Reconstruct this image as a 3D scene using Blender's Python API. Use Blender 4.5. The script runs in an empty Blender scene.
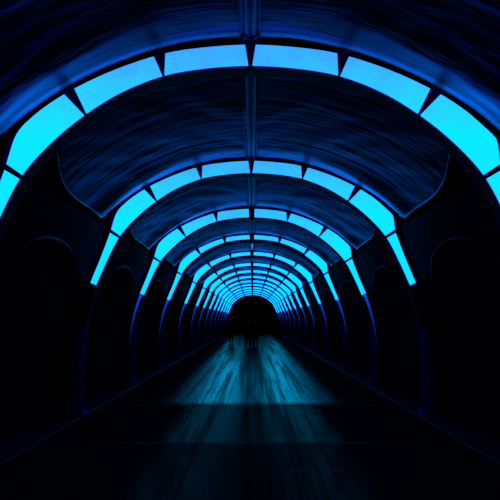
import bpy, bmesh, math, random
from mathutils import Vector, Matrix, noise
random.seed(7)
C = bpy.context.scene.collection
S = bpy.context.scene
S.view_settings.view_transform = 'Standard'
S.view_settings.look = 'None'
EYE = 1.6
U = 1.6 / 172.0            # metres per profile unit
FPX = 450.0
YS = FPX * U               # depth of the first arch
FLOOR = -172.0
DS = [1.0, 1.735, 2.495, 3.28, 4.12, 4.95, 5.68, 6.45, 7.22, 8.0, 8.8, 9.6, 10.4, 11.2]

# ---------------------------------------------------------------- materials
def new_mat(name):
    m = bpy.data.materials.new(name); m.use_nodes = True
    nt = m.node_tree; nt.nodes.clear()
    out = nt.nodes.new('ShaderNodeOutputMaterial')
    return m, nt, out
def N(nt, t, **kw):
    n = nt.nodes.new(t)
    for k, v in kw.items():
        if k in n.inputs.keys(): n.inputs[k].default_value = v
        else: setattr(n, k, v)
    return n
def pbr(name, col, rough, metal=0.0, noise_scale=None, bump=0.0, spec=0.5, tint=None):
    m, nt, out = new_mat(name)
    b = N(nt, 'ShaderNodeBsdfPrincipled', Roughness=rough, Metallic=metal)
    b.inputs['Base Color'].default_value = (*col, 1)
    b.inputs['Specular IOR Level'].default_value = spec
    if tint: b.inputs['Specular Tint'].default_value = (*tint, 1)
    nt.links.new(b.outputs[0], out.inputs[0])
    if noise_scale:
        tc = N(nt, 'ShaderNodeTexCoord'); nz = N(nt, 'ShaderNodeTexNoise', Scale=noise_scale, Detail=4.0)
        nt.links.new(tc.outputs['Object'], nz.inputs['Vector'])
        mx = N(nt, 'ShaderNodeMixRGB'); mx.inputs[1].default_value = (*[c*.6 for c in col], 1); mx.inputs[2].default_value = (*[c*1.4 for c in col], 1)
        nt.links.new(nz.outputs['Fac'], mx.inputs[0]); nt.links.new(mx.outputs[0], b.inputs['Base Color'])
        if bump:
            bp = N(nt, 'ShaderNodeBump', Strength=bump, Distance=0.01)
            nt.links.new(nz.outputs['Fac'], bp.inputs['Height']); nt.links.new(bp.outputs[0], b.inputs['Normal'])
    return m

def light_mat():
    m, nt, out = new_mat('lit_diffuser')
    geo = N(nt, 'ShaderNodeNewGeometry'); sep = N(nt, 'ShaderNodeSeparateXYZ')
    nt.links.new(geo.outputs['Position'], sep.inputs[0])
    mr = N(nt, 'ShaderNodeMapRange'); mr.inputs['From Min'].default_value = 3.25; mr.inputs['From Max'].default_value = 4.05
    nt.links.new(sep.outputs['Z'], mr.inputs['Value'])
    nz = N(nt, 'ShaderNodeTexNoise', Scale=5.0, Detail=3.0, Roughness=0.6, Distortion=0.6)
    nt.links.new(geo.outputs['Position'], nz.inputs['Vector'])
    ad = N(nt, 'ShaderNodeMath', operation='MULTIPLY_ADD'); ad.inputs[1].default_value = 0.7; ad.inputs[2].default_value = -0.35
    nt.links.new(nz.outputs['Fac'], ad.inputs[0])
    sm = N(nt, 'ShaderNodeMath', operation='ADD', use_clamp=True)
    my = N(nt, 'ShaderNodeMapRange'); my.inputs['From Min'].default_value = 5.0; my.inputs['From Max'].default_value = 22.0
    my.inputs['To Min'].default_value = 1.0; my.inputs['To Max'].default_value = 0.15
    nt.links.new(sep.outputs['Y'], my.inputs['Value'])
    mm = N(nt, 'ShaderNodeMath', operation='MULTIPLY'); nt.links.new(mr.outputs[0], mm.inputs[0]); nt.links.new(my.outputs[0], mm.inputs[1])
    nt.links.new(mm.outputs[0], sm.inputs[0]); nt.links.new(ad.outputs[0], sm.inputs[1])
    mx = N(nt, 'ShaderNodeMixRGB')
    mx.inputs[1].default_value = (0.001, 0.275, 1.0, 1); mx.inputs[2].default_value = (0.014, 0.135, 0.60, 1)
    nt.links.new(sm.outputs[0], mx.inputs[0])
    em = N(nt, 'ShaderNodeEmission', Strength=LIGHT)
    nt.links.new(mx.outputs[0], em.inputs[0]); nt.links.new(em.outputs[0], out.inputs[0])
    return m
LIGHT = 3.0

def canopy_mat():
    m, nt, out = new_mat('canopy_fabric')
    uv = N(nt, 'ShaderNodeUVMap'); mp = N(nt, 'ShaderNodeMapping')
    mp.inputs['Scale'].default_value = (0.35, 2.6, 1); mp.inputs['Rotation'].default_value = (0, 0, 0.35)
    nt.links.new(uv.outputs[0], mp.inputs[0])
    nz = N(nt, 'ShaderNodeTexNoise', Scale=1.6, Detail=5.0, Roughness=0.55, Distortion=0.5)
    nt.links.new(mp.outputs[0], nz.inputs['Vector'])
    bp = N(nt, 'ShaderNodeBump', Strength=0.9, Distance=0.10)
    nt.links.new(nz.outputs['Fac'], bp.inputs['Height'])
    b = N(nt, 'ShaderNodeBsdfDiffuse', Roughness=0.3)
    g = N(nt, 'ShaderNodeBsdfGlossy', Roughness=0.38); g.inputs['Color'].default_value = (0.25, 0.75, 1.0, 1)
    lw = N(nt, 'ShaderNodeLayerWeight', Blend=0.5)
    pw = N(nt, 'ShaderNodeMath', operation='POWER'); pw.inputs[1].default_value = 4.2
    ml = N(nt, 'ShaderNodeMath', operation='MULTIPLY_ADD'); ml.inputs[1].default_value = 0.95; ml.inputs[2].default_value = 0.004
    nt.links.new(lw.outputs['Facing'], pw.inputs[0]); nt.links.new(pw.outputs[0], ml.inputs[0])
    ms = N(nt, 'ShaderNodeMixShader'); nt.links.new(ml.outputs[0], ms.inputs[0])
    nt.links.new(b.outputs[0], ms.inputs[1]); nt.links.new(g.outputs[0], ms.inputs[2])
    mx = N(nt, 'ShaderNodeMixRGB'); mx.inputs[1].default_value = (0.003, 0.022, 0.035, 1); mx.inputs[2].default_value = (0.03, 0.15, 0.70, 1)  # blue of the lit folds put into the colour as bright streaks
    cr = N(nt, 'ShaderNodeMapRange', interpolation_type='SMOOTHSTEP'); cr.inputs['From Min'].default_value = .45; cr.inputs['From Max'].default_value = .72
    nt.links.new(nz.outputs['Fac'], cr.inputs['Value']); nt.links.new(cr.outputs[0], mx.inputs[0])
    # sheen put into the cloth colour: brighter blue at grazing view
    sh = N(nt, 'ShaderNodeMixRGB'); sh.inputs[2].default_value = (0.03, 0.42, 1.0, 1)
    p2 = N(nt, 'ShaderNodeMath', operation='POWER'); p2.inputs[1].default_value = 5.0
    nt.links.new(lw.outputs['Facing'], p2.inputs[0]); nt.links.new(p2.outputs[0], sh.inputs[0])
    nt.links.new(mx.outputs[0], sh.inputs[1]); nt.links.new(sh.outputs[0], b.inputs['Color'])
    for q in (b, g): nt.links.new(bp.outputs[0], q.inputs['Normal'])
    nt.links.new(ms.outputs[0], out.inputs[0])
    return m

def floor_mat():
    m, nt, out = new_mat('wet_stone_paving')
    tc = N(nt, 'ShaderNodeTexCoord'); sep = N(nt, 'ShaderNodeSeparateXYZ')
    nt.links.new(tc.outputs['Object'], sep.inputs[0])
    # long streaks worn along the walking direction
    mp = N(nt, 'ShaderNodeMapping'); mp.inputs['Scale'].default_value = (4.2, 0.10, 1)
    nt.links.new(tc.outputs['Object'], mp.inputs[0])
    nz = N(nt, 'ShaderNodeTexNoise', Scale=1.0, Detail=5.0, Roughness=0.65, Distortion=0.25)
    nt.links.new(mp.outputs[0], nz.inputs['Vector'])
    # fine grain
    nf = N(nt, 'ShaderNodeTexNoise', Scale=22.0, Detail=3.0)
    nt.links.new(tc.outputs['Object'], nf.inputs['Vector'])
    # slabs
    br = N(nt, 'ShaderNodeTexBrick', Scale=1.0)
    br.inputs['Mortar Size'].default_value = 0.012; br.inputs['Brick Width'].default_value = 1.2; br.inputs['Row Height'].default_value = 0.6
    br.inputs['Color1'].default_value = (1, 1, 1, 1); br.inputs['Color2'].default_value = (.75, .75, .75, 1); br.inputs['Mortar'].default_value = (0, 0, 0, 1)
    nt.links.new(tc.outputs['Object'], br.inputs['Vector'])
    # polish by zone: matte near the entrance, half polished, polished further in
    def step(src, a, b_, lo, hi):
        r = N(nt, 'ShaderNodeMapRange', interpolation_type='SMOOTHSTEP')
        r.inputs['From Min'].default_value = a; r.inputs['From Max'].default_value = b_
        r.inputs['To Min'].default_value = lo; r.inputs['To Max'].default_value = hi
        nt.links.new(src, r.inputs['Value']); return r.outputs[0]
    def mth(op, a, b_=None, clamp=False):
        n = N(nt, 'ShaderNodeMath', operation=op, use_clamp=clamp)
        for i, s in enumerate((a, b_)):
            if s is None: continue
            if isinstance(s, (int, float)): n.inputs[i].default_value = s
            else: nt.links.new(s, n.inputs[i])
        return n.outputs[0]
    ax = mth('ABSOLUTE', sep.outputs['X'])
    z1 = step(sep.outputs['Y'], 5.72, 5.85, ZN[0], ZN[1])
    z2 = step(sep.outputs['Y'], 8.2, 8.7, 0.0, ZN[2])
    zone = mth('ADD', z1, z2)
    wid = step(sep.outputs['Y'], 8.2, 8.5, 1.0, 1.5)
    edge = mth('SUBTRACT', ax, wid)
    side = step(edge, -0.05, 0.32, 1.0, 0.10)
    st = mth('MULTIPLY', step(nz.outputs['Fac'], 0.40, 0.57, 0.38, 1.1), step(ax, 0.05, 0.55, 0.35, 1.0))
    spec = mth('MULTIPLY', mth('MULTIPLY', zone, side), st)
    ht = mth('ADD', mth('MULTIPLY', nf.outputs['Fac'], 0.25), br.outputs['Color'])
    bp = N(nt, 'ShaderNodeBump', Strength=0.25, Distance=0.004)
    nt.links.new(ht, bp.inputs['Height'])
    bp2 = N(nt, 'ShaderNodeBump', Strength=0.22, Distance=0.05)
    nt.links.new(nz.outputs['Fac'], bp2.inputs['Height']); nt.links.new(bp.outputs[0], bp2.inputs['Normal'])
    d = N(nt, 'ShaderNodeBsdfDiffuse'); d.inputs['Color'].default_value = (0.012, 0.022, 0.035, 1)
    g = N(nt, 'ShaderNodeBsdfGlossy'); g.inputs['Color'].default_value = (0.5, 1.0, 0.55, 1)
    rr = step(nz.outputs['Fac'], 0.3, 0.7, 0.29, 0.17)
    nt.links.new(rr, g.inputs['Roughness'])
    nt.links.new(bp2.outputs[0], g.inputs['Normal']); nt.links.new(bp.outputs[0], d.inputs['Normal'])
    fr = N(nt, 'ShaderNodeFresnel', IOR=1.5); nt.links.new(bp.outputs[0], fr.inputs['Normal'])
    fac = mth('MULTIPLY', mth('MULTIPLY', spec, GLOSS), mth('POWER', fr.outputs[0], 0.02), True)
    mx = N(nt, 'ShaderNodeMixShader')
    nt.links.new(fac, mx.inputs[0]); nt.links.new(d.outputs[0], mx.inputs[1]); nt.links.new(g.outputs[0], mx.inputs[2])
    nt.links.new(mx.outputs[0], out.inputs[0])
    return m
ZN = (0.04, 0.14, 0.86); GLOSS = 1.0

M_LIGHT = light_mat()
M_CAN = canopy_mat()
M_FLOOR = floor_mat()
M_HEM = pbr('hem_trim', (0.30, 0.65, 0.75), 0.35, 0.2, 9.0, 0.1)
M_RIB = pbr('arch_frame_paint', (0.008, 0.02, 0.12), 0.40, 0.0, 12.0, 0.1, tint=(.4, .55, 1))
M_LEG = pbr('column_paint', (0.03, 0.16, 0.95), 0.36, 0.35, 6.0, 0.15, tint=(.3, .45, 1))
M_TRIM = pbr('opening_trim_paint', (0.004, 0.01, 0.05), 0.5, 0.0, 6.0, 0.1, 0.2)
M_SPINE = pbr('spine_paint', (0.010, 0.018, 0.11), 0.38, 0.0, 8.0, 0.1, tint=(.4, .5, 1))
M_FILL = pbr('side_infill', (0.0015, 0.003, 0.012), 0.8, 0.0, 4.0, 0.2, 0.03)
M_WALL = pbr('dark_wall', (0.004, 0.005, 0.012), 0.8, 0.0, 3.0, 0.2, 0.2)
M_KERB = pbr('kerb_stone', (0.012, 0.02, 0.08), 0.45, 0.0, 10.0, 0.2, tint=(.4, .5, 1))
M_JOINT = pbr('joint_stone', (0.004, 0.008, 0.012), 0.6, 0.0, 9.0, 0.1, 0.5, tint=(.4, .8, 1))
M_METAL = pbr('drain_metal', (0.03, 0.03, 0.03), 0.5, 0.3, 20.0, 0.1)
M_COAT = pbr('dark_coat', (0.006, 0.007, 0.016), 0.8, 0.0, 30.0, 0.1, 0.1)
M_TROUS = pbr('dark_trousers', (0.004, 0.005, 0.010), 0.85, 0.0, 30.0, 0.1, 0.1)
M_SKIN = pbr('skin', (0.16, 0.11, 0.09), 0.6, 0.0, 20.0, 0.05)
M_HAIR = pbr('dark_hair', (0.006, 0.005, 0.005), 0.6, 0.0, 60.0, 0.2)
M_PALE = pbr('pale_scarf_cloth', (0.8, 0.85, 1.0), 0.8, 0.0, 40.0, 0.2)
M_SHOE = pbr('shoe_leather', (0.01, 0.01, 0.012), 0.5, 0.0, 20.0, 0.05)

# ---------------------------------------------------------------- helpers
def link(name, me, mat, parent=None):
    o = bpy.data.objects.new(name, me); C.objects.link(o)
    if mat and not me.materials: me.materials.append(mat)
    if parent: o.parent = parent
    return o
def finish(bm, name, smooth=True, angle=0.7):
    bmesh.ops.remove_doubles(bm, verts=bm.verts, dist=1e-5)
    bmesh.ops.recalc_face_normals(bm, faces=bm.faces)
    me = bpy.data.meshes.new(name); bm.to_mesh(me); bm.free()
    if smooth:
        for p in me.polygons: p.use_smooth = True
        try: me.set_sharp_from_angle(angle=angle)
        except Exception: pass
    return me
def tag(o, label=None, cat=None, group=None, kind=None):
    for k, v in (('label', label), ('category', cat), ('group', group), ('kind', kind)):
        if v: o[k] = v
    return o
def empty(name, loc):
    o = bpy.data.objects.new(name, None); C.objects.link(o); o.location = loc
    o.empty_display_size = 0.2
    return o
def catmull(pts, n=10):
    P = [Vector(p) for p in pts]; P = [2*P[0]-P[1]] + P + [2*P[-1]-P[-2]]
    out = []
    for i in range(1, len(P)-2):
        for k in range(n):
            t = k/n
            a, b, c, d = P[i-1], P[i], P[i+1], P[i+2]
            out.append(0.5*((2*b)+(c-a)*t+(2*a-5*b+4*c-d)*t*t+(3*b-a-3*c+d)*t**3))
    out.append(P[-2]); return out
def resample(pl, n):
    L = [0]
    for a, b in zip(pl, pl[1:]): L.append(L[-1]+(b-a).length)
    out = []; j = 0
    for k in range(n):
        d = L[-1]*k/(n-1)
        while j < len(L)-2 and L[j+1] < d: j += 1
        t = (d-L[j])/max(1e-9, L[j+1]-L[j])
        out.append(pl[j].lerp(pl[j+1], min(1, max(0, t))))
    return out
SX = {-1: -0.978, 1: 1.0}      # the left side stands slightly closer to the spine than the right
def z_of(v): return EYE + v*U
def band(bm, outer, inner, y0, y1, side=1, bevel=0.0):
    """closed solid between two polylines (profile units), from depth y0 to y1"""
    side = SX[side]; n = len(outer); rows = []
    for o, i in zip(outer, inner):
        ox, oz, ix, iz = side*o.x*U, z_of(o.y)-0, side*i.x*U, z_of(i.y)
        d = Vector((ox-ix, oz-iz)); L = d.length; d = d/L if L else d
        b = min(bevel, L*0.3)
        pts = [(ix+d.x*b, y0, iz+d.y*b), (ox-d.x*b, y0, oz-d.y*b), (ox, y0+bevel, oz), (ox, y1-bevel, oz),
               (ox-d.x*b, y1, oz-d.y*b), (ix+d.x*b, y1, iz+d.y*b), (ix, y1-bevel, iz), (ix, y0+bevel, iz)] if bevel else \
              [(ix, y0, iz), (ox, y0, oz), (ox, y1, oz), (ix, y1, iz)]
        rows.append([bm.verts.new(p) for p in pts])
    m = len(rows[0])
    for a, b in zip(rows, rows[1:]):
        for k in range(m): bm.faces.new((a[k], a[(k+1) % m], b[(k+1) % m], b[k]))
    bm.faces.new(rows[0]); bm.faces.new(rows[-1][::-1])
def box(bm, x0, x1, y0, y1, z0, z1):
    r = bmesh.ops.create_cube(bm, size=1)['verts']
    for v in r: v.co = Vector(((x0+x1)/2+v.co.x*(x1-x0), (y0+y1)/2+v.co.y*(y1-y0), (z0+z1)/2+v.co.z*(z1-z0)))
    return r

# ---------------------------------------------------------------- arch profile
OUT = [(-40, 269.5), (0, 271.3), (42, 269), (84.5, 263), (132, 248.5), (177, 228.5), (212, 207), (243, 180)]
INN = [(-40, 249), (0, 251), (44, 248.5), (88, 241), (130, 225), (167, 203), (202, 175), (233, 141), (256, 98), (275, 56)]
oc = [p for p in catmull(OUT, 24) if p.x >= -1e-6]; ic = [p for p in catmull(INN, 24) if p.x >= -1e-6]
def cut(pl, x0, x1):
    """piece of a polyline between two x values"""
    def at(x):
        for a, b in zip(pl, pl[1:]):
            if a.x <= x <= b.x: return a.lerp(b, (x-a.x)/(b.x-a.x) if b.x > a.x else 0)
        return pl[0] if x < pl[0].x else pl[-1]
    return [at(x0)] + [p for p in pl if x0 < p.x < x1] + [at(x1)]
V = lambda *a: Vector(a)
SEG = [
    (cut(oc, 5.5, 86), cut(ic, 2.2, 87)),
    (cut(oc, 98, 178.5), cut(ic, 89.5, 166.5)),
    (cut(oc, 189, 241) + [V(244.5, 177.5), V(246, 171), V(247, 162), V(248, 153)], cut(ic, 169, 232)),
    ([V(249.5, 147), V(258, 124), V(267, 101), V(276, 80), V(284, 61)], cut(ic, 234.8, 274.5)),
]
full_o = cut(oc, 0, 241) + [V(247, 178), V(249, 170), V(250.5, 153), V(270, 103), V(288, 62), V(302, 25), V(313, -12), V(322, -58), V(326, -110), V(326, -172)]
full_o = resample(full_o, 90)
full_i = cut(ic, 0, 274.5) + catmull([(275, 56), (287, 22), (295, -15), (300, -60), (302, -110), (302, -172)], 10)[1:]
# match the two boundaries station by station
def split_match(o, i, ko, ki, n):
    """o/i polylines divided at key x positions so both have the same stations"""
    res_o, res_i = [], []
    for a in range(len(ko)-1):
        so = resample(sub(o, ko[a], ko[a+1]), n); si = resample(sub(i, ki[a], ki[a+1]), n)
        if a: so, si = so[1:], si[1:]
        res_o += so; res_i += si
    return res_o, res_i
def nearest(pl, p):
    return min(range(len(pl)), key=lambda k: (pl[k]-Vector(p)).length)
def sub(pl, p, q): return pl[nearest(pl, p):nearest(pl, q)+1]
keys_o = [(0, 271.3), (92, 261), (184, 225), (250.5, 153), (286, 62), (313, -12), (326, -172)]
keys_i = [(0, 251), (88, 241), (168, 202), (233, 141), (275, 56), (295, -15), (302, -172)]
FO, FI = split_match(full_o, full_i, keys_o, keys_i, 10)
def offset(pl, d):
    r = []
    for k, p in enumerate(pl):
        a = pl[max(0, k-1)]; b = pl[min(len(pl)-1, k+1)]; t = (b-a).normalized(); r.append(p + Vector((-t.y, t.x))*d)
    return r
FO2, FI2 = offset(FO, 1.4), offset(FI, -2.0)
arch_n = 10 + 9*3          # stations belonging to the arch; the rest is the column
def painted_highlight_mat():  # emissive strip standing in for blue highlights reflected on the columns
    m, nt, out = new_mat('fading_painted_highlight')
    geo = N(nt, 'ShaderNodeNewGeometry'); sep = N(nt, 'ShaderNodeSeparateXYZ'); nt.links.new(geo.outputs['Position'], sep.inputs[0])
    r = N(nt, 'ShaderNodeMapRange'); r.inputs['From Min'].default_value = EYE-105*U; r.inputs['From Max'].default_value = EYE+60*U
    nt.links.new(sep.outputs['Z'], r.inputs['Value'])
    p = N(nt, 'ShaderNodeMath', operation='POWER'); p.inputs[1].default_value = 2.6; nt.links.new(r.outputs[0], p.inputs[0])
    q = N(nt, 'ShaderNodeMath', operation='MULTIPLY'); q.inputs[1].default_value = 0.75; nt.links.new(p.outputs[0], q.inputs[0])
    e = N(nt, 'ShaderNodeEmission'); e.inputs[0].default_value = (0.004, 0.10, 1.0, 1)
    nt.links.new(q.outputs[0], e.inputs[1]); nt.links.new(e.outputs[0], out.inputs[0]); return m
M_HIGHLIGHT = painted_highlight_mat()
# meshes shared by every arch (local frame: arch plane at y = 0, height absolute)
def mesh_band(o, i, y0, y1, side, bevel, name):
    bm = bmesh.new(); band(bm, o, i, y0, y1, side, bevel); return finish(bm, name)
MESH = {}
for s in (-1, 1):
    for k, (o, i) in enumerate(SEG):
        if s < 0 and k == 2: o = cut(oc, 189, 232) + [V(238, 181.5), V(241.5, 173), V(244.5, 163), V(247.5, 153)]
        ro, ri = resample(o, 16), resample(i, 16)
        MESH['panel', s, k] = mesh_band(ro, ri, -0.035, 0.0, s, 0.004, 'light_panel')
        fr = (.36, .34, .22, .1)[k]
        MESH['slim', s, k] = mesh_band(ro, [b.lerp(a, fr) for a, b in zip(ro, ri)], -0.035, 0.0, s, 0.004, 'light_panel')
    MESH['frame', s] = mesh_band(FO2[:arch_n+9], FI2[:arch_n+9], -0.02, 0.13, s, 0.006, 'arch_frame')
    MESH['column', s] = mesh_band(FO2[arch_n+8:], FI2[arch_n+8:], -0.03, 0.17, s, 0.085, 'column')
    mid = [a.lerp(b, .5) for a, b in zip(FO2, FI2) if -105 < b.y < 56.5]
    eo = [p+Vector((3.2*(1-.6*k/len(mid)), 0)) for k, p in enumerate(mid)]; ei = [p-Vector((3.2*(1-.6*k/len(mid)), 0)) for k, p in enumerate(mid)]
    MESH['edge', s] = mesh_band(eo, ei, -0.038, -0.02, s, 0.003, 'painted_highlight')
    bm = bmesh.new()
    for x0, x1, z0, z1, y0, y1 in ((294, 334, -172, -166, -.08, .20), (297, 331, -166, -160, -.055, .175)):
        box(bm, min(SX[s]*x0, SX[s]*x1)*U, max(SX[s]*x0, SX[s]*x1)*U, y0, y1, z_of(z0), z_of(z1))
    bmesh.ops.bevel(bm, geom=bm.edges[:], offset=.006, segments=2, affect='EDGES')
    MESH['foot', s] = finish(bm, 'foot_plate')
    # mullions: wedge between neighbouring panels
    for k in range(3):
        a0, a1 = SEG[k][0][-1], SEG[k+1][0][0]; b0, b1 = SEG[k][1][-1], SEG[k+1][1][0]
        ext = (a0-b0).normalized()*3
        MESH['mullion', s, k] = mesh_band([a0+ext, a0.lerp(a1, .5)+ext, a1+ext], [b0, b0.lerp(b1, .5), b1], -0.055, -0.002, s, 0.0, 'mullion')
bm = bmesh.new()
band(bm, [V(-5.2, 275), V(0, 276), V(5.2, 275)], [V(-2, 250), V(0, 250), V(2, 250)], -0.06, 0.02)
MESH['crown'] = finish(bm, 'crown_mullion')
bm = bmesh.new()
band(bm, [V(-8, 276), V(0, 277), V(8, 276)], [V(-6.5, 248), V(0, 247.5), V(6.5, 248)], -0.06, 0.02)
MESH['crown_wide'] = finish(bm, 'crown_mullion')

ORD = ['nearest', 'second', 'third', 'fourth', 'fifth', 'sixth', 'seventh', 'eighth', 'ninth', 'tenth', 'eleventh', 'twelfth', 'thirteenth', 'fourteenth']
EXTRA = ['largest in view, cut off by both sides of the photo', 'its whole arc inside the photo above the corridor',
         'framed inside the second arch', 'framed inside the third arch']
for k, D in enumerate(DS):
    r = empty('lit_arch', (0, YS*D, 0))
    lab = ('nearest glowing cyan panelled arch over the walkway, cut off by both photo edges' if k == 0 else
           'farthest glowing cyan panelled arch, just before the dark tunnel end' if k == len(DS)-1 else
           '%s glowing cyan panelled arch from the front, on dark curved columns' % ORD[k])
    tag(r, lab, 'arch', 'glowing arches along the tunnel')
    for s in (-1, 1):
        for j in range(4): link('light_panel', MESH['panel' if k < 3 else 'slim', s, j], M_LIGHT, r)
        for j in range(3): link('mullion', MESH['mullion', s, j], M_RIB, r)
        link('arch_frame', MESH['frame', s], M_RIB, r)
        c = link('column', MESH['column', s], M_LEG, r)
        if k > 1: link('painted_highlight', MESH['edge', s], M_HIGHLIGHT, c)
        f = link('foot_plate', MESH['foot', s], M_LEG, c)
    link('crown_mullion', MESH['crown' if k < 2 else 'crown_wide'], M_RIB, r)

# ---------------------------------------------------------------- canopies
CAN = catmull([(-60, 276), (0, 281), (60, 276.5), (118, 262), (172, 239), (222, 209), (262, 176)], 20)
CAN = [p for p in CAN if p.x >= -1e-6]
cl = [0]
for a, b in zip(CAN, CAN[1:]): cl.append(cl[-1]+(b-a).length)
def can_pt(L):
    for j in range(len(cl)-1):
        if cl[j+1] >= L: return CAN[j].lerp(CAN[j+1], (L-cl[j])/(cl[j+1]-cl[j]))
    return CAN[-1]
def hem_frac(t):
    # front corner is rounded off, back corner almost square
    if t >= .62: return 1.0 - .02*max(0, (t-.93)/.07)**2
    return 1.0 - .30*((.62-t)/.62)**2.2
def canopy_half(s, L, y0):
    nu, nv = 40, 34; bm = bmesh.new(); uvl = bm.loops.layers.uv.new('UVMap'); g = []; hem = []
    x0 = 7.0
    for j in range(nv+1):
        t = j/nv; row = []; mx = cl[-1]*hem_frac(t)
        for i in range(nu+1):
            q = x0 + (mx-x0)*i/nu; p = can_pt(q)
            # cloth sags a little between arches and carries long shallow folds
            sag = 3.0*math.sin(math.pi*t) + (1.5+9.0*min(1, p.x/240)**2)*math.exp(-((t-.88)/.09)**2)*min(1, (1-t)/.10) + 3*t
            w = 2.2*noise.noise(Vector((q*.014+s*9, t*9+q*.03, 3.1+y0*.37)))*min(1, 4*t*(1-t)+.35)
            c = Vector((p.x, p.y)); nrm = Vector((p.x, p.y+90)).normalized(); c -= nrm*(sag+w)
            v = bm.verts.new((SX[s]*c.x*U, t*L, z_of(c.y))); row.append((v, q*U, t*L))
        g.append(row); hem.append(row[-1][0].co.copy())
    for j in range(nv):
        for i in range(nu):
            q4 = [g[j][i], g[j][i+1], g[j+1][i+1], g[j+1][i]]
            f = bm.faces.new([a[0] for a in q4])
            for lp, a in zip(f.loops, q4): lp[uvl].uv = (a[1], a[2])
    # give the cloth thickness by extruding upwards
    me = finish(bm, 'fabric_panel'); return me, hem
def tube_mesh(pts, r, name, seg=8):
    bm = bmesh.new(); rings = []
    for k, p in enumerate(pts):
        a = pts[max(0, k-1)]; b = pts[min(len(pts)-1, k+1)]; t = (b-a).normalized()
        u = t.cross(Vector((0.3, 0.2, 1))).normalized(); w = t.cross(u)
        rings.append([bm.verts.new(p+(u*math.cos(2*math.pi*q/seg)+w*math.sin(2*math.pi*q/seg))*r) for q in range(seg)])
    for a, b in zip(rings, rings[1:]):
        for q in range(seg): bm.faces.new((a[q], a[(q+1) % seg], b[(q+1) % seg], b[q]))
    bm.faces.new(rings[0]); bm.faces.new(rings[-1][::-1])
    return finish(bm, name)
starts = [0.22] + DS + [12.0]
for k in range(len(starts)-1):
    y0 = YS*starts[k] + (0.14 if k else 0); y1 = YS*starts[k+1] - 0.05; L = y1-y0
    r = empty('ceiling_canopy', (0, y0, 0))
    lab = ('dark fabric canopy overhead at the top of the photo, before the nearest glowing arch' if k == 0 else
           'dark fabric canopy beyond the farthest glowing arch' if k == len(starts)-2 else
           'dark blue fabric canopy spanning from the %s to the %s glowing arch' % (ORD[k-1], ORD[k]))
    tag(r, lab, 'canopy', 'curved ceiling canopies between the arches')
    for s in (-1, 1):
        me, hem = canopy_half(s, L, y0)
        f = link('fabric_panel', me, M_CAN, r)
        so = f.modifiers.new('thickness', 'SOLIDIFY'); so.thickness = 0.02; so.offset = 1 if s > 0 else 1
        link('hem', tube_mesh(hem, 0.016, 'hem'), M_HEM, f)

# ---------------------------------------------------------------- spine beam
bm = bmesh.new()
def tube_y(bm, x, z, rx, rz, y0, y1, seg=20):
    a = [bm.verts.new((x+rx*math.cos(2*math.pi*q/seg), y0, z+rz*math.sin(2*math.pi*q/seg))) for q in range(seg)]
    b = [bm.verts.new((v.co.x, y1, v.co.z)) for v in a]
    for q in range(seg): bm.faces.new((a[q], a[(q+1) % seg], b[(q+1) % seg], b[q]))
    bm.faces.new(a); bm.faces.new(b[::-1])
tube_y(bm, 0, z_of(279), 7.2*U, 5*U, 0.6, YS*12.0)
sp = tag(link('spine_beam', finish(bm, 'spine_beam'), M_SPINE), 'dark navy spine tube running down the middle of the ceiling', 'beam')
for k, D in enumerate(DS):
    bm = bmesh.new(); tube_y(bm, 0, z_of(279), 8.6*U, 6.2*U, YS*D-.10, YS*D-.02)
    link('collar', finish(bm, 'collar'), M_RIB, sp)
for s in (-1, 1):
    bm = bmesh.new(); box(bm, s*9.6*U-.008, s*9.6*U+.008, .6, YS*12.0, z_of(277), z_of(281)); link('seam_rail', finish(bm, 'seam_rail', False), M_SPINE, sp)

# small pale fitting hanging below the spine near the fourth arch
bm = bmesh.new()
r_ = bmesh.ops.create_uvsphere(bm, u_segments=16, v_segments=12, radius=1)['verts']
for v in r_: v.co = Vector((v.co.x*.022+.0, v.co.y*.09, v.co.z*.09*(1.1-.35*v.co.z)))
t = empty('pendant_fitting', (0.012, YS*3.62, z_of(262)))
tag(t, 'small pale glowing pendant under the ceiling spine beyond the fourth arch', 'pendant')
mg, nt_, out_ = new_mat('pendant_glow'); eg = N(nt_, 'ShaderNodeEmission', Strength=0.6); eg.inputs[0].default_value = (0.12, 0.45, 0.9, 1)
nt_.links.new(eg.outputs[0], out_.inputs[0])
link('body', finish(bm, 'body'), mg, t)
bm = bmesh.new(); bmesh.ops.create_cone(bm, cap_ends=True, segments=10, radius1=.008, radius2=.008, depth=.10, matrix=Matrix.Translation((0, 0, .1)))
link('stem', finish(bm, 'stem'), M_RIB, t)

# ---------------------------------------------------------------- side infill with arched openings
side_i = [p for p in FO2 if p.y < 178]
def side_x(v):
    for a, b in zip(side_i, side_i[1:]):
        if a.y >= v >= b.y: return a.x+(b.x-a.x)*(a.y-v)/(a.y-b.y)
    return side_i[-1].x if v < side_i[-1].y else side_i[0].x - 0
def infill(s, L):
    """curved sheet from hem height down to the kerb with an arch-topped opening"""
    bm = bmesh.new(); top = 158; n = 36
    def P(t, v, d=0): return (SX[s]*(side_x(v)+5+d)*U, t*L, z_of(v))
    def arch(t):       # height of the opening's top edge at t (0..1 along the bay)
        a = (t-.5)/.40
        if abs(a) >= 1: return None
        return -10 + 118*(1-abs(a)**2.3)**(1/2.3)
    for d in (0, 5):
        prev = None
        for j in range(n+1):
            t = j/n; av = arch(t); lo = FLOOR if av is None else av
            vs = [lo+(top-lo)*q/14 for q in range(15)]
            col = [bm.verts.new(P(t, v, d)) for v in vs]
            if prev:
                if (prev[1] is None) == (av is None) or True:
                    for q in range(14): bm.faces.new((prev[0][q], prev[0][q+1], col[q+1], col[q]))
            prev = (col, av)
    return finish(bm, 'arcade_panel')
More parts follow.
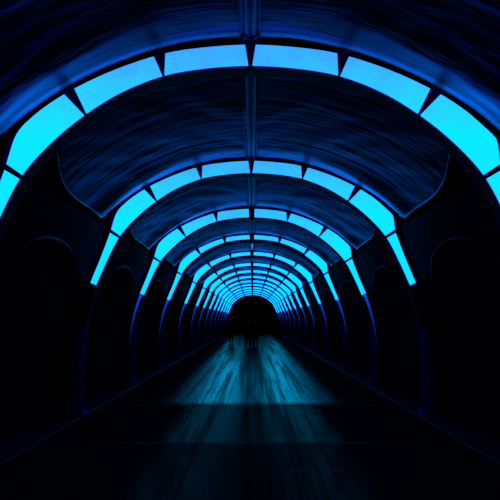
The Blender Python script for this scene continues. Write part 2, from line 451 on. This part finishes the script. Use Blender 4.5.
# opening trims follow the same arch line
def infill_edge(s, L):
    pts = []
    for j in range(61):
        a = -1+2*j/60; t = .5+.40*a
        v = -10+118*(max(0, 1-abs(a)**2.3))**(1/2.3)
        pts.append(Vector((SX[s]*(side_x(v)+3)*U, t*L, z_of(v))))
    lo = [Vector((SX[s]*(side_x(v)+3)*U, .1*L, z_of(v))) for v in (-165, -120, -80, -45)]
    hi = [Vector((p.x, .9*L, p.z)) for p in lo[::-1]]
    return tube_mesh(lo+pts+hi, .018, 'opening_trim', 6)
SIDE = {-1: 'left', 1: 'right'}
for k in range(len(starts)-1):
    y0 = YS*starts[k]+.16; L = YS*starts[k+1]-.06-y0
    for s in (-1, 1):
        r = empty('arcade_panel', (0, y0, 0))
        where = ('in front of the nearest arch' if k == 0 else 'beyond the farthest arch' if k == len(starts)-2 else 'between the %s and %s arches' % (ORD[k-1], ORD[k]))
        tag(r, 'dark %s side panel with arched opening %s' % (SIDE[s], where), 'wall panel', 'arched side panels between the columns')
        link('panel', infill(s, L), M_FILL, r)
        link('opening_trim', infill_edge(s, L), M_TRIM, r)

# ---------------------------------------------------------------- floor, kerbs, walls
bm = bmesh.new(); box(bm, -4.6, 4.6, -1.5, YS*13.2, -.12, 0)
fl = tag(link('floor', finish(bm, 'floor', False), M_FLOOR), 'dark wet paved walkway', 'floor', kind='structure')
for s in (-1, 1):
    bm = bmesh.new()
    x0, x1 = sorted((s*286*U, s*340*U)); box(bm, x0, x1, .4, YS*12.4, 0, .05)
    bmesh.ops.bevel(bm, geom=[e for e in bm.edges if abs(e.verts[0].co.y-e.verts[1].co.y) > 1], offset=.015, segments=3, affect='EDGES')
    tag(link('baseboard_'+SIDE[s], finish(bm, 'kerb'), M_KERB), 'low stone kerb along the %s columns' % SIDE[s], 'kerb', kind='structure')
    bm = bmesh.new(); x0, x1 = sorted((s*4.3, s*4.5)); box(bm, x0, x1, -1.5, YS*13.2, 0, 4.9)
    tag(link('wall_'+SIDE[s], finish(bm, 'wall', False), M_WALL), 'black outer wall behind the %s columns' % SIDE[s], 'wall', kind='structure')
bm = bmesh.new(); box(bm, -4.5, 4.5, -1.5, YS*13.2, 4.9, 5.05)
tag(link('ceiling', finish(bm, 'ceiling', False), M_WALL), 'black roof above the canopies', 'ceiling', kind='structure')
bm = bmesh.new(); box(bm, -4.5, 4.5, YS*13.2, YS*13.2+.2, 0, 5.05)
tag(link('wall_back', finish(bm, 'wall', False), M_WALL), 'dark end of the tunnel', 'wall', kind='structure')
# dark cross joints between paving zones
for n_, yy, w in ((1, YS*172/87.5, .09), (2, YS*172/125.5, .05)):
    bm = bmesh.new(); box(bm, -2.64, 2.64, yy-w/2, yy+w/2, -.01, .003)
    tag(link('trim_%d' % n_, finish(bm, 'joint', False), M_JOINT), 'dark joint strip across the paving', 'joint', kind='structure')

# drain covers
def drain(x, y, label):
    t = empty('drain_cover', (x, y, 0.0)); tag(t, label, 'drain cover', 'round covers set in the paving')
    bm = bmesh.new(); n = 32
    prof = [(.085, 0), (.085, .007), (.070, .008), (.066, .003), (.066, 0)]
    rings = [[bm.verts.new((r*math.cos(2*math.pi*k/n), r*math.sin(2*math.pi*k/n), z)) for k in range(n)] for r, z in prof]
    for a, b in zip(rings, rings[1:]+rings[:1]):
        for k in range(n): bm.faces.new((a[k], a[(k+1) % n], b[(k+1) % n], b[k]))
    link('rim', finish(bm, 'rim'), M_METAL, t)
    bm = bmesh.new()
    for k in range(-3, 4):
        h = math.sqrt(.064**2-(k*.018)**2); box(bm, -h, h, k*.018-.004, k*.018+.004, 0, .006)
    link('grate', finish(bm, 'grate', False), M_METAL, t)
drain(.50, 4.72, 'round drain cover on the dark paving nearer the middle')
drain(.92, 4.74, 'round drain cover on the dark paving nearer the right side')

# ---------------------------------------------------------------- people
def capsules(chains, voxel, name, mat, parent, ball=True):
    bm = bmesh.new()
    for ch in chains:
        for k in range(len(ch)-1):
            (p, rp), (q, rq) = ch[k], ch[k+1]; p, q = Vector(p), Vector(q); d = q-p
            if d.length < 1e-5: continue
            rot = d.to_track_quat('Z', 'Y').to_matrix().to_4x4()
            bmesh.ops.create_cone(bm, cap_ends=True, segments=14, radius1=rp, radius2=rq, depth=d.length, matrix=Matrix.Translation((p+q)/2) @ rot)
        for p, r in ch:
            sc = (1, 1, 1)
            bmesh.ops.create_uvsphere(bm, u_segments=14, v_segments=10, radius=r, matrix=Matrix.Translation(p))
    me = bpy.data.meshes.new(name); bm.to_mesh(me); bm.free()
    o = bpy.data.objects.new(name, me); C.objects.link(o)
    rm = o.modifiers.new('r', 'REMESH'); rm.mode = 'VOXEL'; rm.voxel_size = voxel
    sm = o.modifiers.new('s', 'SMOOTH'); sm.iterations = 3; sm.factor = .5
    dg = bpy.context.evaluated_depsgraph_get(); dg.update()
    m2 = bpy.data.meshes.new_from_object(o.evaluated_get(dg))
    bpy.data.objects.remove(o); m2.name = name; m2.materials.clear()
    for p in m2.polygons: p.use_smooth = True
    return link(name, m2, mat, parent)
def person(x, y, h, label, stride=.17, ph=1, scarf=None, rot=0.0, arm=.14, bag=False):
    k = h/1.72; t = empty('person', (x, y, 0)); t.rotation_euler.z = rot
    tag(t, label, 'person', 'people walking in the tunnel')
    def S_(p): return (p[0]*k, p[1]*k, p[2]*k)
    def chn(*a): return [(S_(p), r*k) for p, r in a]
    ch = []; legs = []; sleeves = []; shoes = []
    for s in (-1, 1):
        f = s*ph*stride                       # forward is -Y
        hip = (s*.095, 0, .90); kn = (s*.10, -f*.55-.03, .49); an = (s*.10, -f+.02, .09+ (.05 if f < 0 else 0))
        toe = (s*.115, -f-.14, .035)
        heel = (s*.10, -f+.04, .045+(.05 if f < 0 else 0))
        ch.append(chn((hip, .085), ((hip[0], (hip[1]+kn[1])/2, .70), .074), (kn, .052), ((kn[0], kn[1]*.55+an[1]*.45+.015, .33), .052), (an, .036), (heel, .036), (toe, .030)))
        legs.append(chn((hip, .105), ((hip[0], (hip[1]+kn[1])/2, .70), .090), (kn, .070), ((kn[0], kn[1]*.5+an[1]*.5+.01, .30), .064), ((an[0], an[1], an[2]+.02), .055)))
        shoes.append(chn((heel, .043), ((toe[0], toe[1]+.08, .045), .042), (toe, .036)))
        sh = (s*.175, 0, 1.40); el = (s*.235, s*ph*arm*.4+.03, 1.12); wr = (s*.235, s*ph*arm-.06, .87)
        pm = (s*.232, wr[1]-.012, .80)
        ch.append(chn(((s*.06, 0, 1.42), .055), (sh, .055), (el, .040), (wr, .027)))
        ch.append(chn((wr, .026), ((pm[0], pm[1]-.012, .80), .022)))
        ch.append(chn((wr, .026), ((pm[0], pm[1]+.014, .80), .021)))
        for q, ln in enumerate((.072, .082, .076, .060)):
            fy = pm[1]-.030+q*.019
            ch.append(chn(((pm[0], fy, .80), .0095), ((pm[0]-s*.006, fy-.004, .80-ln*.5), .009), ((pm[0]-s*.022, fy-.008, .80-ln), .0078)))
        ch.append(chn(((pm[0]-s*.004, pm[1]-.025, .835), .011), ((pm[0]-s*.012, pm[1]-.052, .805), .0098), ((pm[0]-s*.02, pm[1]-.056, .778), .0085)))
        sleeves.append(chn(((s*.05, 0, 1.41), .075), (sh, .072), (el, .058), ((wr[0], wr[1], wr[2]+.02), .048)))
    # torso (two side by side masses keep the chest wider than deep)
    for s in (-1, 1):
        ch.append(chn(((s*.06, 0, .92), .10), ((s*.05, 0, 1.08), .085), ((s*.075, 0, 1.27), .10), ((s*.08, 0, 1.38), .07)))
    # neck and head with nose, chin, ears
    ch.append(chn(((0, .01, 1.42), .058), ((0, 0, 1.50), .052), ((0, -.012, 1.555), .062)))
    ch.append(chn(((0, -.035, 1.535), .045), ((0, -.015, 1.59), .070), ((0, .005, 1.63), .086), ((0, .005, 1.645), .075)))
    ch.append(chn(((0, -.088, 1.61), .010), ((0, -.103, 1.578), .014)))
    ch.append(chn(((-.022, -.083, 1.548), .008), ((.022, -.083, 1.548), .008)))
    for s in (-1, 1):
        ch.append(chn(((s*.083, .008, 1.615), .014), ((s*.080, .0, 1.585), .010)))
        ch.append(chn(((s*.018, -.080, 1.632), .009), ((s*.045, -.072, 1.632), .008)))
    capsules(ch, .0085*k, 'body', M_SKIN, t)
    capsules(legs, .016*k, 'trousers', M_TROUS, t)
    for c in shoes: capsules([c], .010*k, 'shoe', M_SHOE, t)
    coat = sleeves + [chn(((s*.08, -.01, .46), .115), ((s*.075, 0, .78), .115), ((s*.065, 0, .95), .120), ((s*.055, 0, 1.10), .110), ((s*.08, 0, 1.28), .118), ((s*.085, 0, 1.385), .082)) for s in (-1, 1)]
    coat.append(chn(((0, .015, 1.40), .08), ((0, .01, 1.455), .070)))
    capsules(coat, .016*k, 'coat', M_COAT, t)
    hair = [chn(((0, .028, 1.66), .086), ((0, .040, 1.62), .080), ((0, .045, 1.57), .062)), chn(((-.04, -.01, 1.69), .05), ((.04, -.01, 1.69), .05))]
    capsules(hair, .012*k, 'hair', M_HAIR, t)
    for m_ in (-1, 1):
        bm = bmesh.new(); bmesh.ops.create_uvsphere(bm, u_segments=12, v_segments=8, radius=.0105*k, matrix=Matrix.Translation(S_((m_*.031, -.078, 1.612))))
        link('eye', finish(bm, 'eye'), M_PALE, t)
    if scarf:
        sc = [chn(((-.06, -.02, 1.47), .028), ((0, -.085, 1.45), .03), ((.06, -.02, 1.47), .028), ((0, .065, 1.48), .028), ((-.06, -.02, 1.47), .028))]
        for sx, ln in scarf: sc.append(chn(((sx*.5, -.09, 1.44), .03), ((sx, -.135, 1.36), .034), ((sx, -.135, 1.44-ln), .030)))
        capsules(sc, .012*k, 'scarf', M_PALE, t)
    return t
def at(px, py):   # floor point seen at a pixel
    D = 172.0/(py-318.0); return ((px-252.5)*U*D + CAMX, YS*D)
CAMX = 0.02
x, y = at(248.0, 347); person(x, y, 1.70, 'person in dark coat with long pale scarf walking mid tunnel', .17, 1, [(.045, .32), (-.045, .2)], .05)
x, y = at(255.5, 346); person(x, y, 1.66, 'person in dark coat with short pale scarf, right of the long scarfed walker', .15, -1, [(-.05, .16)], -.05, .10)
x, y = at(231, 343.5); person(x, y, 1.66, 'person in plain dark coat without scarf, walking alone at left', .19, -1, None, .15)

# ---------------------------------------------------------------- world and camera
w = bpy.data.worlds.new('night'); S.world = w; w.use_nodes = True
w.node_tree.nodes['Background'].inputs[0].default_value = (0.002, 0.004, 0.02, 1)
w.node_tree.nodes['Background'].inputs[1].default_value = 0.3
cam = bpy.data.cameras.new('camera'); co = bpy.data.objects.new('camera', cam); C.objects.link(co)
co.location = (CAMX, 0, EYE); co.rotation_euler = (math.pi/2, 0, 0)
cam.sensor_width = 36; cam.lens = 36*FPX/500; cam.shift_y = 68/500; cam.shift_x = -2.5/500
cam.clip_start = .05; cam.clip_end = 200
S.camera = co
